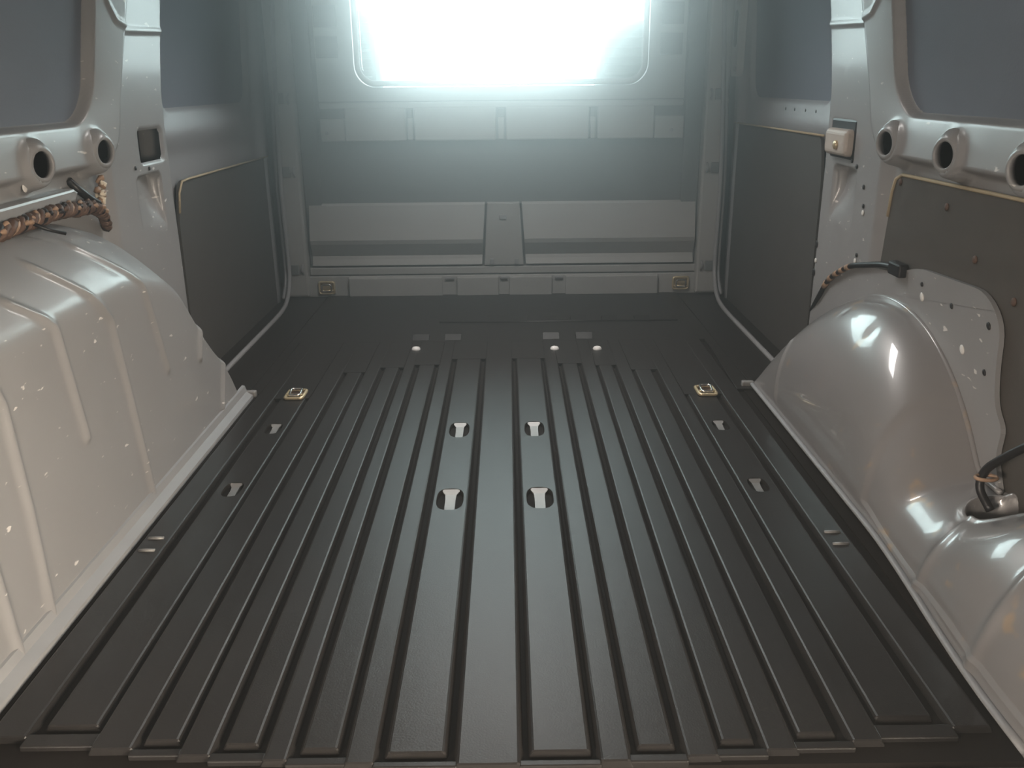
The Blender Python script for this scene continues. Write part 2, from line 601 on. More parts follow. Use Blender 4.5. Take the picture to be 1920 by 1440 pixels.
# front part of the liner: flat field, cross ridge and stepped ends of the ribs
box('floor_front_plate', -0.602, 0.602, 2.505, 3.128, -0.010, -0.0004, 'liner', floor, 0.0)
tube('cross_ridge', [(-0.20, 2.722, 0.0), (0.56, 2.722, 0.0)], 0.004, 'liner', floor, sides=8)
for xx, yy, hh, mm in [(-0.241, 2.54, 0.012, 'liner'), (-0.145, 2.54, 0.012, 'liner'), (0.147, 2.54, 0.014, 'liner'), (0.246, 2.54, 0.014, 'liner'),
                       (-0.02, 2.75, 0.010, 'liner'), (0.06, 2.75, 0.010, 'liner'), (0.15, 2.75, 0.010, 'liner'), (0.245, 2.75, 0.010, 'liner'),
                       (0.345, 2.75, 0.010, 'liner'), (0.45, 2.75, 0.010, 'liner')]:
    w = 0.024
    prism('rib_ramp', [(yy - 0.02, -0.002), (yy + 0.004, hh), (yy + 0.03, -0.002)], 'x', xx - w, xx + w, mm, floor)
for (xx, yy) in [(-0.246, 2.428), (0.152, 2.418), (0.274, 2.413)]:
    lathe('floor_bolt', [(0.013, -0.006), (0.013, 0.001), (0.010, 0.006), (0.004, 0.008)], (xx, yy, 0), (0, 0, 1), 'white', floor, sides=12)  # metal bolts, their gleam put into the white colour
# pale seat anchor brackets down in the cups
for (cx, cy, rx, ry) in cups:
    big = abs(cx) < 0.2
    bm = bmesh.new()
    # flared pale cap at the far end running into a narrow strap
    pr = [(ry * 0.93, -0.001, 0.66), (ry * 0.80, -0.0030, 0.62), (ry * 0.62, -0.0055, 0.42), (ry * 0.2, -0.0070, 0.38), (-ry * 0.75, -0.0080, 0.38)]
    a = [bm.verts.new((cx - rx * p[2], cy + p[0], p[1])) for p in pr]
    b = [bm.verts.new((cx + rx * p[2], cy + p[0], p[1])) for p in pr]
    c = [bm.verts.new((cx - rx * p[2], cy + p[0], p[1] - 0.003)) for p in pr]
    d = [bm.verts.new((cx + rx * p[2], cy + p[0], p[1] - 0.003)) for p in pr]
    for i in range(4):
        bm.faces.new((a[i], b[i], b[i + 1], a[i + 1]))
        bm.faces.new((c[i], d[i], d[i + 1], c[i + 1]))
        bm.faces.new((a[i], a[i + 1], c[i + 1], c[i]))
        bm.faces.new((b[i], b[i + 1], d[i + 1], d[i]))
    bmobj('seat_anchor', bm, 'galv', floor)
# short pale slots near the rear corners
for (xx, yy) in [(-0.578, 1.326), (-0.578, 1.285), (0.563, 1.320), (0.563, 1.280)]:
    tube('slot_clip', [(xx - 0.013, yy, 0.000), (xx, yy - 0.002, 0.002), (xx + 0.013, yy, 0.000)], 0.003, 'galv', floor, sides=6)
# rear sill below the open tailgate
sill = box('trim_1', -0.80, 0.80, 0.60, 0.80, -0.06, -0.014, 'sill', None, 0.006)
tag(sill, 'grey metal rear sill at the near end of the floor', 'sill', kind='structure')
for k in range(14):
    xx = -0.60 + k * 0.03
    box('tread_rib', xx, xx + 0.008, 0.64, 0.782, -0.016, -0.011, 'sill', sill, 0.002)
box('striker_plate', 0.475, 0.525, 0.735, 0.782, -0.020, -0.004, 'zinc', sill, 0.004)
prism('corner_fillet', [(0.60, 0.79), (0.66, 0.79), (0.66, 0.86), (0.605, 0.85)], 'z', -0.03, 0.012, 'paint_arch', sill, 0.004)

# ================================================================== BULKHEAD
YB = 3.130
wf = thing('wall_front', (0, YB, 0), 'grey steel bulkhead with pressed panels across the front', 'bulkhead', kind='structure')
win = rrect(-0.462, 0.474, 0.735, 1.24, 0.05, 8)
ring_panel('bulkhead_plate', (-0.86, 0.86, -0.03, 1.33), rrect(-0.50, 0.51, 0.70, 1.27, 0.07, 8), YB + 0.030, YB + 0.045, 'bulkhead_dark', wf)
ring_panel('upper_panel', (-0.612, 0.622, 0.668, 1.30), rrect(-0.487, 0.499, 0.712, 1.260, 0.07, 8), YB - 0.004, YB + 0.03, 'bulkhead', wf)
box('cross_beam_flange', -0.612, 0.622, YB - 0.010, YB + 0.03, 0.644, 0.664, 'bulkhead', wf, 0.005)
beam_edges = [-0.615, -0.530, -0.321, -0.295, -0.013, 0.018, 0.303, 0.330, 0.525, 0.628]
for k in range(9):
    a, b = beam_edges[k], beam_edges[k + 1]
    if k in (0, 8):                    # low end plates with a bolt
        box('beam_end_plate', a + .002, b - .002, YB - 0.008, YB + 0.03, 0.538, 0.612, 'bulkhead', wf, 0.004)
        box('beam_end_plate', a + .002, b - .002, YB + 0.006, YB + 0.03, 0.612, 0.644, 'bulkhead_dark', wf, 0.002)
        lathe('beam_bolt', [(0.006, 0), (0.006, 0.003), (0.003, 0.004)], ((a + b) / 2 + (0.008 if k else -0.02), YB - 0.008, 0.565), (0, -1, 0), 'seal', wf, sides=8)
    elif k % 2 == 0:                   # narrow keyhole pressings
        box('beam_slot', a + .005, b - .005, YB - 0.004, YB + 0.03, 0.540, 0.612, 'bulkhead', wf, 0.003)
        box('beam_slot', a + .005, b - .005, YB + 0.012, YB + 0.03, 0.612, 0.640, 'bulkhead_dark', wf, 0.002)
    else:
        box('beam_panel', a + .002, b - .002, YB - 0.012, YB + 0.03, 0.538, 0.646, 'bulkhead', wf, 0.005)
box('recess_panel', -0.66, 0.67, YB + 0.016, YB + 0.032, 0.318, 0.540, 'bulkhead_dark', wf, 0.002)
# lower pressed panels with a fold
for (pts, nm) in (((-0.678, -0.058, -0.072), 'L'), ((0.684, 0.072, 0.086), 'R')):
    xo, xit, xib = pts
    pr = [(0.326, 0.016), (0.318, 0.008), (0.200, -0.018), (0.185, -0.014), (0.140, 0.010), (0.128, 0.006), (0.108, -0.004), (0.104, 0.02)]
    vs, fs = [], []
    for (z, dy) in pr:
        t = (0.326 - z) / 0.222
        vs += [(xo, YB + dy, z), (xit + (xib - xit) * t, YB + dy, z)]
    n = len(pr)
    for i in range(n - 1):
        fs.append((2 * i, 2 * i + 1, 2 * i + 3, 2 * i + 2))
    vs += [(v[0], YB + 0.034, v[2]) for v in vs[:]]
    for i in range(n - 1):
        fs += [(2 * i, 2 * i + 2, 2 * n + 2 * i + 2, 2 * n + 2 * i), (2 * i + 1, 2 * n + 2 * i + 1, 2 * n + 2 * i + 3, 2 * i + 3)]
    obj('lower_panel', vs, fs, 'bulkhead', wf)
prism('centre_column', [(-0.050, 0.326), (0.064, 0.326), (0.078, 0.104), (-0.064, 0.104)], 'y', YB - 0.006, YB + 0.03, 'bulkhead', wf, 0.004)
box('column_socket', -0.008, 0.018, YB - 0.010, YB, 0.266, 0.284, 'seal', wf, 0.003)
for xx in (-0.036, 0.052):
    box('column_clip', xx - 0.007, xx + 0.007, YB - 0.012, YB, 0.108, 0.128, 'seal', wf, 0.002)
box('panel_ledge', -0.69, 0.70, YB - 0.004, YB + 0.03, 0.074, 0.100, 'bulkhead', wf, 0.003)
# foot rail with its raised pads
box('foot_rail', -0.75, 0.76, YB - 0.010, YB + 0.03, -0.005, 0.070, 'bulkhead', wf, 0.003)
for (a, b) in [(-0.551, -0.215), (-0.163, -0.013), (0.025, 0.179), (0.227, 0.559)]:
    box('foot_pad', a, b, YB - 0.024, YB - 0.004, -0.004, 0.066, 'bulkhead', wf, 0.004)
for (a, b) in [(-0.205, -0.172), (-0.008, 0.020), (0.188, 0.218)]:
    box('foot_web', a, b, YB - 0.018, YB - 0.006, 0.056, 0.064, 'seal', wf, 0.002)
# side columns and louvre recesses
for s in (-1, 1):
    a, b = sorted((s * 0.632, s * 0.690))
    box('side_channel', a, b, YB + 0.010, YB + 0.03, 0.11, 1.30, 'bulkhead_dark', wf, 0.003)
    a, b = sorted((s * 0.692, s * 0.770))
    box('side_column', a, b, YB - 0.030, YB + 0.03, 0.0, 1.30, 'bulkhead', wf, 0.008)
    for z in (0.84, 0.935):
        a, b = sorted((s * 0.535, s * 0.610))
        box('louvre_pocket', a, b, YB - 0.0055, YB, z - 0.034, z + 0.034, 'bulkhead_dark', wf, 0.002)
    for z in (0.10, 0.44, 0.68):
        tube('column_clip', [(s * 0.708, YB - 0.03, z + 0.018), (s * 0.712, YB - 0.037, z), (s * 0.708, YB - 0.03, z - 0.018)], 0.004, 'seal', wf, sides=6)
        box('column_stop', min(s * 0.722, s * 0.75), max(s * 0.722, s * 0.75), YB - 0.036, YB - 0.028, z - 0.018, z + 0.018, 'bulkhead_dark', wf, 0.003)
# window in the bulkhead
w1 = thing('window_1', (0, YB, 0.735), 'wide bulkhead window with rubber frame glowing with daylight', 'window', kind='structure')
loop = [(p[0], YB - 0.006, p[1]) for p in rrect(-0.474, 0.486, 0.724, 1.250, 0.06, 8)]
tube('window_frame', loop, 0.012, 'bulkhead', w1, sides=8, closed=True, flat=(1.0, 0.8))
prism('pane', win, 'y', YB + 0.014, YB + 0.018, 'glass', w1)
# bright daylight at the windscreen, beyond the cab
w2 = thing('window_2', (0, 4.2, 0.6), 'windscreen of the cab blown out with bright daylight', 'windscreen', kind='structure')
pw = [(-0.70, 0.0), (0.70, 0.0), (0.66, 1.0), (-0.66, 1.0)]
obj('pane', [(p[0], 4.62 - 0.92 * p[1], 0.64 + 0.91 * p[1]) for p in pw], [tuple(range(len(pw)))], 'daylight', w2)
for nm, sx in (('wall_cab_left', -1), ('wall_cab_right', 1)):
    o = box(nm, min(sx * 0.845, sx * 0.86), max(sx * 0.845, sx * 0.86), 3.18, 4.64, 0.0, 1.63, 'roof', None, 0)
    tag(o, 'dim %s side of the cab beyond the bulkhead' % ('left' if sx < 0 else 'right'), 'cab wall', kind='structure')
o = box('floor_cab', -0.86, 0.86, 3.18, 4.64, -0.06, -0.001, 'roof', None, 0)
tag(o, 'dim cab floor beyond the bulkhead', 'cab floor', kind='structure')
o = box('ceiling_cab', -0.86, 0.86, 3.18, 4.64, 1.631, 1.65, 'roof', None, 0)
tag(o, 'cab headlining above the windscreen', 'cab roof', kind='structure')
o = box('dashboard', -0.84, 0.84, 4.25, 4.63, 0.0, 0.62, 'black', None, 0.03)
tag(o, 'black dashboard below the windscreen', 'dashboard')


def cab_seat(name, x0, x1, zt, label):
    t = thing(name, ((x0 + x1) / 2, 3.42, 0.0), label, 'seat', 'seats in the cab')
    box('seat_cushion', x0, x1, 3.40, 3.86, 0.18, 0.36, 'seat', t, 0.04, seg=3)
    b = box('backrest', x0, x1, 3.36, 3.46, 0.30, zt, 'seat', t, 0.035, seg=3)
    n = 7
    for k in range(n):
        z = zt - 0.06 - k * 0.030
        tube('stitched_rib', [(x0 + 0.03, 3.358, z), (x1 - 0.03, 3.358, z)], 0.006, 'seat', b, sides=6)
    box('seat_base', x0 + 0.04, x1 - 0.04, 3.44, 3.80, 0.0, 0.19, 'black', t, 0.01)
    return t


cab_seat('cab_seat', -0.80, -0.43, 0.985, 'grey cab seat back at the left end of the bulkhead window')
cab_seat('cab_seat', 0.345, 0.80, 0.930, 'ribbed grey cab seat back in the right corner of the bulkhead window')

# ================================================================== SIDE WALLS
HOLES = [(1.765, 0.604), (1.528, 0.600), (1.291, 0.597)]


def wall_depth(y, z, left):
    yf = 1.80 + 0.28 * np.clip(z - 0.70, -0.05, 0.25)
    sw = corner_sdf(y - yf, 0.655 - z, 0.085)             # < 0 inside the window blank
    so = corner_sdf(y - (1.878 + 0.40 * np.clip(z - 0.63, -0.06, 0.4)), 0.573 - z, 0.07)           # < 0 inside pillar and belt box
    for (hy, hz) in HOLES:
        so = np.minimum(so, np.hypot(y - hy, z - hz - 0.004) - 0.050)
    raise_ = (0.018 + 0.016 * np.clip(sw / 0.11, 0, 1) ** 0.85) * sst(0.006, -0.010, so)
    strip = 0.020 * sst(1.80, 1.84, y)
    x = 0.802 - np.maximum(raise_, strip * sst(-0.004, 0.004, so + 0.0) + raise_ * 0.5 * 0)
    for (hy, hz) in HOLES:
        r = np.hypot(y - hy, (z - hz) * 1.05)
        x -= 0.010 * np.exp(-((r - 0.033) / 0.010) ** 2)
    # step across the pillar, high up
    st = seg_dist(y, z, [(2.24, 0.845), (1.98, 0.835), (1.92, 0.85), (1.895, 0.88), (1.89, 0.93)])
    x -= 0.004 * np.exp(-(st / 0.006) ** 2)
    # long pocket low on the pillar
    py0, py1, pz0, pz1 = (1.955, 2.092, 0.400, 0.535)
    pk = box_sdf(y, z, py0, py1, pz0, pz1, 0.015)
    depth = 0.030 * sst(0.003, -0.004, pk) * sst(pz0, pz0 + 0.10, z) * (0.35 + 0.65 * sst(py0, py1, y))
    x += depth
    x += 0.022 * sst(0.002, -0.008, sw)                    # folds back behind the blanked window
    ck = box_sdf(y, z, 1.992, 2.132, 0.560, 0.634, 0.014)
    x += 0.006 * sst(0.004, -0.004, ck)                   # square catch opening
    x += 0.075 * sst(2.155, 2.175, y - 0.20 * np.clip(z - 0.70, 0, 0.6))  # front return into the door gap
    x -= 0.030 * np.clip((z - 0.5) / 0.6, 0, 1) ** 2
    return x, sw


def wall_x(y, z):
    return float(wall_depth(np.array([y]), np.array([z]), True)[0][0])


def build_wall(name, s, label):
    w = thing(name, (s * 0.86, 0.72, 0), label, 'wall', kind='structure')
    ys = np.linspace(0.72, 2.30, 396)
    zs = np.linspace(-0.03, 1.32, 338)
    Y, Z = np.meshgrid(ys, zs, indexing='ij')
    x, sw = wall_depth(Y, Z, s < 0)
    X = s * x
    yc, zc = (Y[:-1, :-1] + Y[1:, 1:]) / 2, (Z[:-1, :-1] + Z[1:, 1:]) / 2
    keep = np.ones(yc.shape, bool)
    swc = (sw[:-1, :-1] + sw[1:, 1:]) / 2
    keep &= swc > -0.012
    for (hy, hz) in HOLES:
        keep &= np.hypot(yc - hy, zc - hz) > 0.0305
    if s < 0:
        keep &= box_sdf(yc, zc, 1.996, 2.128, 0.564, 0.630, 0.012) > 0
    grid_obj('inner_frame', X, Y, Z, 'paint', w, keep, flip=(s > 0))
    # outer skin closing the wall, seen as the blanked window
    bz = np.linspace(0.640, 1.30, 24)
    by = np.array([0.66, 1.93])
    BY, BZ = np.meshgrid(by, bz, indexing='ij')
    BX = s * (0.8045 - 0.030 * np.clip((BZ - 0.5) / 0.6, 0, 1) ** 2)
    grid_obj('window_blank', BX, BY, BZ, 'skin', w, None, flip=(s > 0))
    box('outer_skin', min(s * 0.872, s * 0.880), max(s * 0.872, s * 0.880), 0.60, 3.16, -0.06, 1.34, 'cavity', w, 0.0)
    a, b = sorted((s * 0.655, s * 0.88))
    box('rear_pillar', a, b, 0.60, 0.722, -0.06, 1.34, 'paint', w, 0.012)
    for (hy, hz) in HOLES:
        lathe('hole_collar', [(0.0300, -0.014), (0.0225, -0.003), (0.0218, 0.003), (0.0238, 0.0055), (0.0290, 0.004), (0.0360, -0.003), (0.0430, -0.014)][::-1], (s * (wall_x(hy + 0.033, hz) - 0.001), hy, hz), (-s, -0.25, -0.05), 'paint', w, sides=28, caps=False)
    return w


wl = build_wall('wall_left', -1, 'left inner side wall with pillar, belt rail and round collared holes')
wr = build_wall('wall_right', 1, 'right inner side wall with pillar, belt rail and round collared holes')


def wall_x(y, z):
    return float(wall_depth(np.array([y]), np.array([z]), True)[0][0])


# left wall fittings
def dots(parent, s, pts, mname, name, r=0.004):
    first = None
    for (y, z) in pts:
        x = s * (wall_x(y, z) - 0.0008)
        if first is None:
            first = lathe(name, [(r, 0), (r, 0.0012), (r * .6, 0.002)], (x, y, z), (-s, 0, 0), mname, parent, loc=(x, y, z), sides=10)
        else:
            copy_at(first, parent, (x, y, z))


dots(wl, -1, [(1.955, 0.556), (2.03, 0.549), (1.60, 0.560)], 'black', 'small_hole', 0.0045)
dots(wl, -1, [(1.435, 0.560), (1.50, 0.565)], 'white', 'rivet', 0.008)
dots(wr, 1, [(1.985, 0.553), (1.905, 0.505), (1.895, 0.466), (1.955, 0.543), (1.90, 0.36)], 'black', 'small_hole', 0.005)
dots(wr, 1, [(1.893, 0.452), (1.905, 0.346), (2.15, 0.30)], 'white', 'rivet', 0.006)
dots(wr, 1, [(2.155, 0.34), (2.155, 0.27)], 'black', 'edge_slot', 0.009)
# plastic catch cover, right (the left one is missing and leaves an open square)
box('catch_cover', 0.760, 0.81, 1.985, 2.118, 0.560, 0.618, 'latch', wr, 0.012, seg=4)
lathe('cover_screw', [(0.010, 0), (0.010, 0.004), (0.005, 0.007)], (0.760, 2.035, 0.584), (-1, 0, 0), 'zinc', wr, sides=12)
box('catch_gasket', 0.779, 0.81, 1.978, 2.130, 0.552, 0.640, 'black', wr, 0.006)
# pale rail below the belt on the left
prism('side_rail', [(0.95, 0.538), (1.655, 0.546), (1.672, 0.538), (1.655, 0.522), (0.95, 0.512)], 'x', -0.806, -0.776, 'paint', wl, 0.005)
# brown hardboard lining, right
hb = round_poly([(0.72, 0.03), (1.82, 0.03), (1.80, 0.32), (1.775, 0.545), (0.72, 0.552)], [0, 0, 0, 0.035, 0], 6)
prism('hardboard_lining', hb, 'x', 0.790, 0.796, 'hardboard', wr)
tube('raw_edge', [(0.789, 1.785, 0.46), (0.789, 1.779, 0.51), (0.789, 1.768, 0.536), (0.789, 1.742, 0.5462), (0.789, 1.4, 0.549), (0.789, 0.72, 0.5535)], 0.0035, 'board_edge', wr, sides=6)
for (y, z) in [(1.748, 0.532), (1.735, 0.36), (1.55, 0.51), (1.43, 0.44), (1.30, 0.40)]:
    lathe('board_stud', [(0.007, 0), (0.007, 0.002), (0.003, 0.004)], (0.790, y, z), (-1, 0, 0), 'copper', wr, sides=8)


# ================================================================== SLIDING DOORS
def sliding_door(name, s, ztop, label):
    d = thing(name, (s * 0.83, 2.2, 0), label, 'door', kind='structure')
    ys = np.linspace(2.18, 3.16, 124)
    zs = np.linspace(-0.02, 1.32, 168)
    Y, Z = np.meshgrid(ys, zs, indexing='ij')
    sw = box_sdf(Y, Z, 2.20, 2.965, 0.668, 1.60, 0.07)
    x = 0.806 + 0.020 * sst(0.008, -0.010, sw) - 0.030 * np.clip((Z - 0.5) / 0.6, 0, 1) ** 2
    x -= 0.012 * sst(0.06, 0.0, np.abs(Z - 0.61)) * sst(2.9, 2.8, Y)
    x -= 0.020 * sst(2.99, 3.04, Y) * sst(3.10, 3.05, Y)
    keep = ((sw[:-1, :-1] + sw[1:, 1:]) / 2) > -0.02
    grid_obj('door_frame', s * x, Y, Z, 'paint_door', d, keep, flip=(s > 0))
    BY, BZ = np.meshgrid(np.array([2.19, 3.0]), np.linspace(0.64, 1.30, 24), indexing='ij')
    grid_obj('window_blank', s * (0.820 - 0.030 * np.clip((BZ - 0.5) / 0.6, 0, 1) ** 2), BY, BZ, 'skin', d, None, flip=(s > 0))
    pts = round_poly([(2.185, -0.01), (3.075, -0.01), (3.075, ztop - 0.006), (2.225, ztop), (2.195, ztop - 0.09)], [0, 0.05, 0.01, 0.03, 0.05], 5)
    prism('lower_board', pts, 'x', s * 0.790, s * 0.797, 'hardboard_door', d)
    if s < 0:
        tube('raw_edge', [(s * 0.788, 2.200, ztop - 0.075), (s * 0.788, 2.212, ztop - 0.028), (s * 0.788, 2.24, ztop - 0.002), (s * 0.788, 2.29, ztop), (s * 0.788, 3.07, ztop - 0.005)], 0.003, 'board_edge', d, sides=6)
    else:
        tube('raw_edge', [(s * 0.788, 2.20, ztop), (s * 0.788, 3.07, ztop - 0.005)], 0.003, 'board_edge', d, sides=6)
        for y in (2.28, 2.36, 2.45, 2.53):
            lathe('drain_hole', [(0.004, 0), (0.004, 0.001)], (0.790, y, 0.648), (-1, 0, 0), 'black', d, sides=8)
    # rubber edging round the door opening
    P = [(s * 0.742, 2.10, -0.002), (s * 0.742, 2.50, -0.002), (s * 0.742, 2.86, 0.0), (s * 0.744, 2.98, 0.020), (s * 0.747, 3.045, 0.07),
         (s * 0.750, 3.07, 0.15), (s * 0.755, 3.085, 0.42), (s * 0.742, 3.095, 0.80), (s * 0.715, 3.10, 1.25)]
    tube('opening_seal', spline(P, 6), 0.0075, 'seal', d, sides=8)
    tube('opening_flange', [p + Vector((s * 0.016, 0.012, 0.0)) for p in spline(P[3:], 6)], 0.006, 'paint_door', d, sides=6)
    return d


dl = sliding_door('door_1', -1, 0.500, 'left sliding door with dark board edged in raw tan below a blank window')
dr = sliding_door('door_2', 1, 0.594, 'right sliding door with taller dark board below a blank window')
# guide bracket high on the right jamb
gb = thing('guide_bracket', (0.770, 3.04, 0.75), 'narrow grey bracket with dark slot and two bolts high beside the right door', 'bracket')
prism('bracket_plate', rrect(2.995, 3.075, 0.735, 1.02, 0.02), 'x', 0.762, 0.784, 'bulkhead', gb, 0.002)
prism('bracket_slot', rrect(3.02, 3.055, 0.825, 0.935, 0.015), 'x', 0.7608, 0.770, 'black', gb, 0.0)
for z in (0.757, 0.957):
    lathe('bracket_bolt', [(0.008, 0), (0.008, 0.004), (0.004, 0.007)], (0.762, 3.012, z), (-1, 0, 0), 'galv', gb, sides=10)

# ================================================================== ROOF
roof = box('ceiling', -0.86, 0.86, 0.66, 3.16, 1.32, 1.36, 'roof', None, 0.0)
tag(roof, 'plain steel roof over the load bay', 'roof', kind='structure')
for k in range(4):
    box('roof_bow', -0.84, 0.84, 0.9 + 0.6 * k, 0.98 + 0.6 * k, 1.285, 1.322, 'roof', roof, 0.01)

box('lamp_housing', -0.28, 0.28, 2.21, 2.39, 1.283, 1.322, 'white', roof, 0.01)

# ================================================================== WHEEL ARCHES
LH_Y = np.array([0.60, 1.10, 1.40, 1.50, 1.60, 1.70, 1.76, 1.80, 1.84, 1.89, 1.93, 1.967, 2.00, 2.02, 2.04, 2.052])
LH_Z = np.array([0.500, 0.503, 0.505, 0.502, 0.490, 0.462, 0.425, 0.375, 0.322, 0.268, 0.232, 0.190, 0.135, 0.090, 0.040, 0.004])
L_RIBS = [[(1.217, 0.435), (1.262, 0.390), (1.281, 0.205)], [(1.348, 0.462), (1.439, 0.352), (1.452, 0.20), (1.463, 0.02)],
          [(1.505, 0.465), (1.588, 0.383), (1.628, 0.206)], [(1.863, 0.285), (1.801, 0.174)], [(1.974, 0.185), (1.885, 0.03)],
          [(1.060, 0.420), (1.092, 0.327), (1.092, 0.179), (1.083, 0.015)], [(0.985, 0.30), (0.992, 0.051), (0.995, 0.007)], [(0.86, 0.42), (0.87, 0.02)]]


def build_left_arch():
    t = thing('wheel_arch', (-0.70, 1.40, 0), 'tall beige-silver wheel arch box with long vertical ribs on the left', 'wheel arch', 'wheel arches')
    ys = np.concatenate([np.linspace(0.72, 1.70, 280)[:-1], np.linspace(1.70, 2.052, 160)])
    H = np.interp(ys, LH_Y, LH_Z)
    k = np.ones(9) / 9
    Hs = np.convolve(np.pad(H, 4, mode='edge'), k, 'valid')
    H = np.where(ys > 2.03, H, Hs)
    tt = np.linspace(0, 1, 150)
    X = np.zeros((len(ys), len(tt)))
    Z = np.zeros_like(X)
    xw = -0.800
    for i, h in enumerate(H):
        ch = min(0.105, h * 0.8)
        hv = h - ch
        xi = -0.632
        xc = xi - 0.018 * hv / 0.4
        # flange, near-vertical face, round shoulder
        f = np.clip(tt / 0.62, 0, 1)
        g = np.clip((tt - 0.62) / 0.38, 0, 1) * math.pi / 2
        z = hv * f
        x = xi + (xc - xi) * f
        u = np.clip((tt - 0.62) / 0.38, 0, 1)
        z = np.where(tt > 0.62, hv + ch * (1 - (1 - u) ** 1.55), z)
        x = np.where(tt > 0.62, xc + (xw - xc) * u, x)
        kk = np.ones(11) / 11
        xs_, zs_ = np.convolve(np.pad(x, 5, mode='edge'), kk, 'valid'), np.convolve(np.pad(z, 5, mode='edge'), kk, 'valid')
        mid = (tt > 0.08) & (tt < 0.92)
        x, z = np.where(mid, xs_, x), np.where(mid, zs_, z)
        X[i], Z[i] = x, z
    Y = np.repeat(ys[:, None], len(tt), 1)
    for rib in L_RIBS:
        d = seg_dist(Y, Z, rib)
        X += 0.0065 * np.exp(-(d / 0.0085) ** 2)
        Z += 0.002 * np.exp(-(d / 0.0085) ** 2) * (Z > 0.40)
    grid_obj('arch_shell', X, Y, Z, 'paint', t, flip=True)
    # bottom flange along the floor
    bm = bmesh.new()
    pr = [(-0.636, 0.026), (-0.629, 0.024), (-0.626, 0.010), (-0.611, 0.002), (-0.609, -0.008), (-0.636, -0.008)]
    a = [bm.verts.new((p[0], 0.72, p[1])) for p in pr]
    b = [bm.verts.new((p[0], 2.050, p[1])) for p in pr]
    for i in range(6):
        bm.faces.new((a[i], a[(i + 1) % 6], b[(i + 1) % 6], b[i]))
    bm.faces.new(a)
    bm.faces.new(b)
    bmobj('floor_flange', bm, 'seal', t)
    box('front_foot', -0.632, -0.604, 2.045, 2.062, -0.008, 0.010, 'galv', t, 0.003)
    # clamp strap clip on the shoulder
    return t


build_left_arch()


def right_h(y):
    yc, zc, r = 1.665, -0.135, 0.450
    c = zc + np.sqrt(np.maximum(r * r - (y - yc) ** 2, 0))
    led = 0.118 + 0.075 * sst(1.20, 1.00, y)
    k = 0.03
    rear = y < 1.60
    hh = np.clip(0.5 + 0.5 * (c - led) / k, 0, 1)
    sm = led * (1 - hh) + c * hh + k * hh * (1 - hh)
    return np.maximum(np.where(rear, sm, c), 0.003)


def right_xi(y):
    return 0.632 - 0.030 * sst(1.35, 0.85, y)


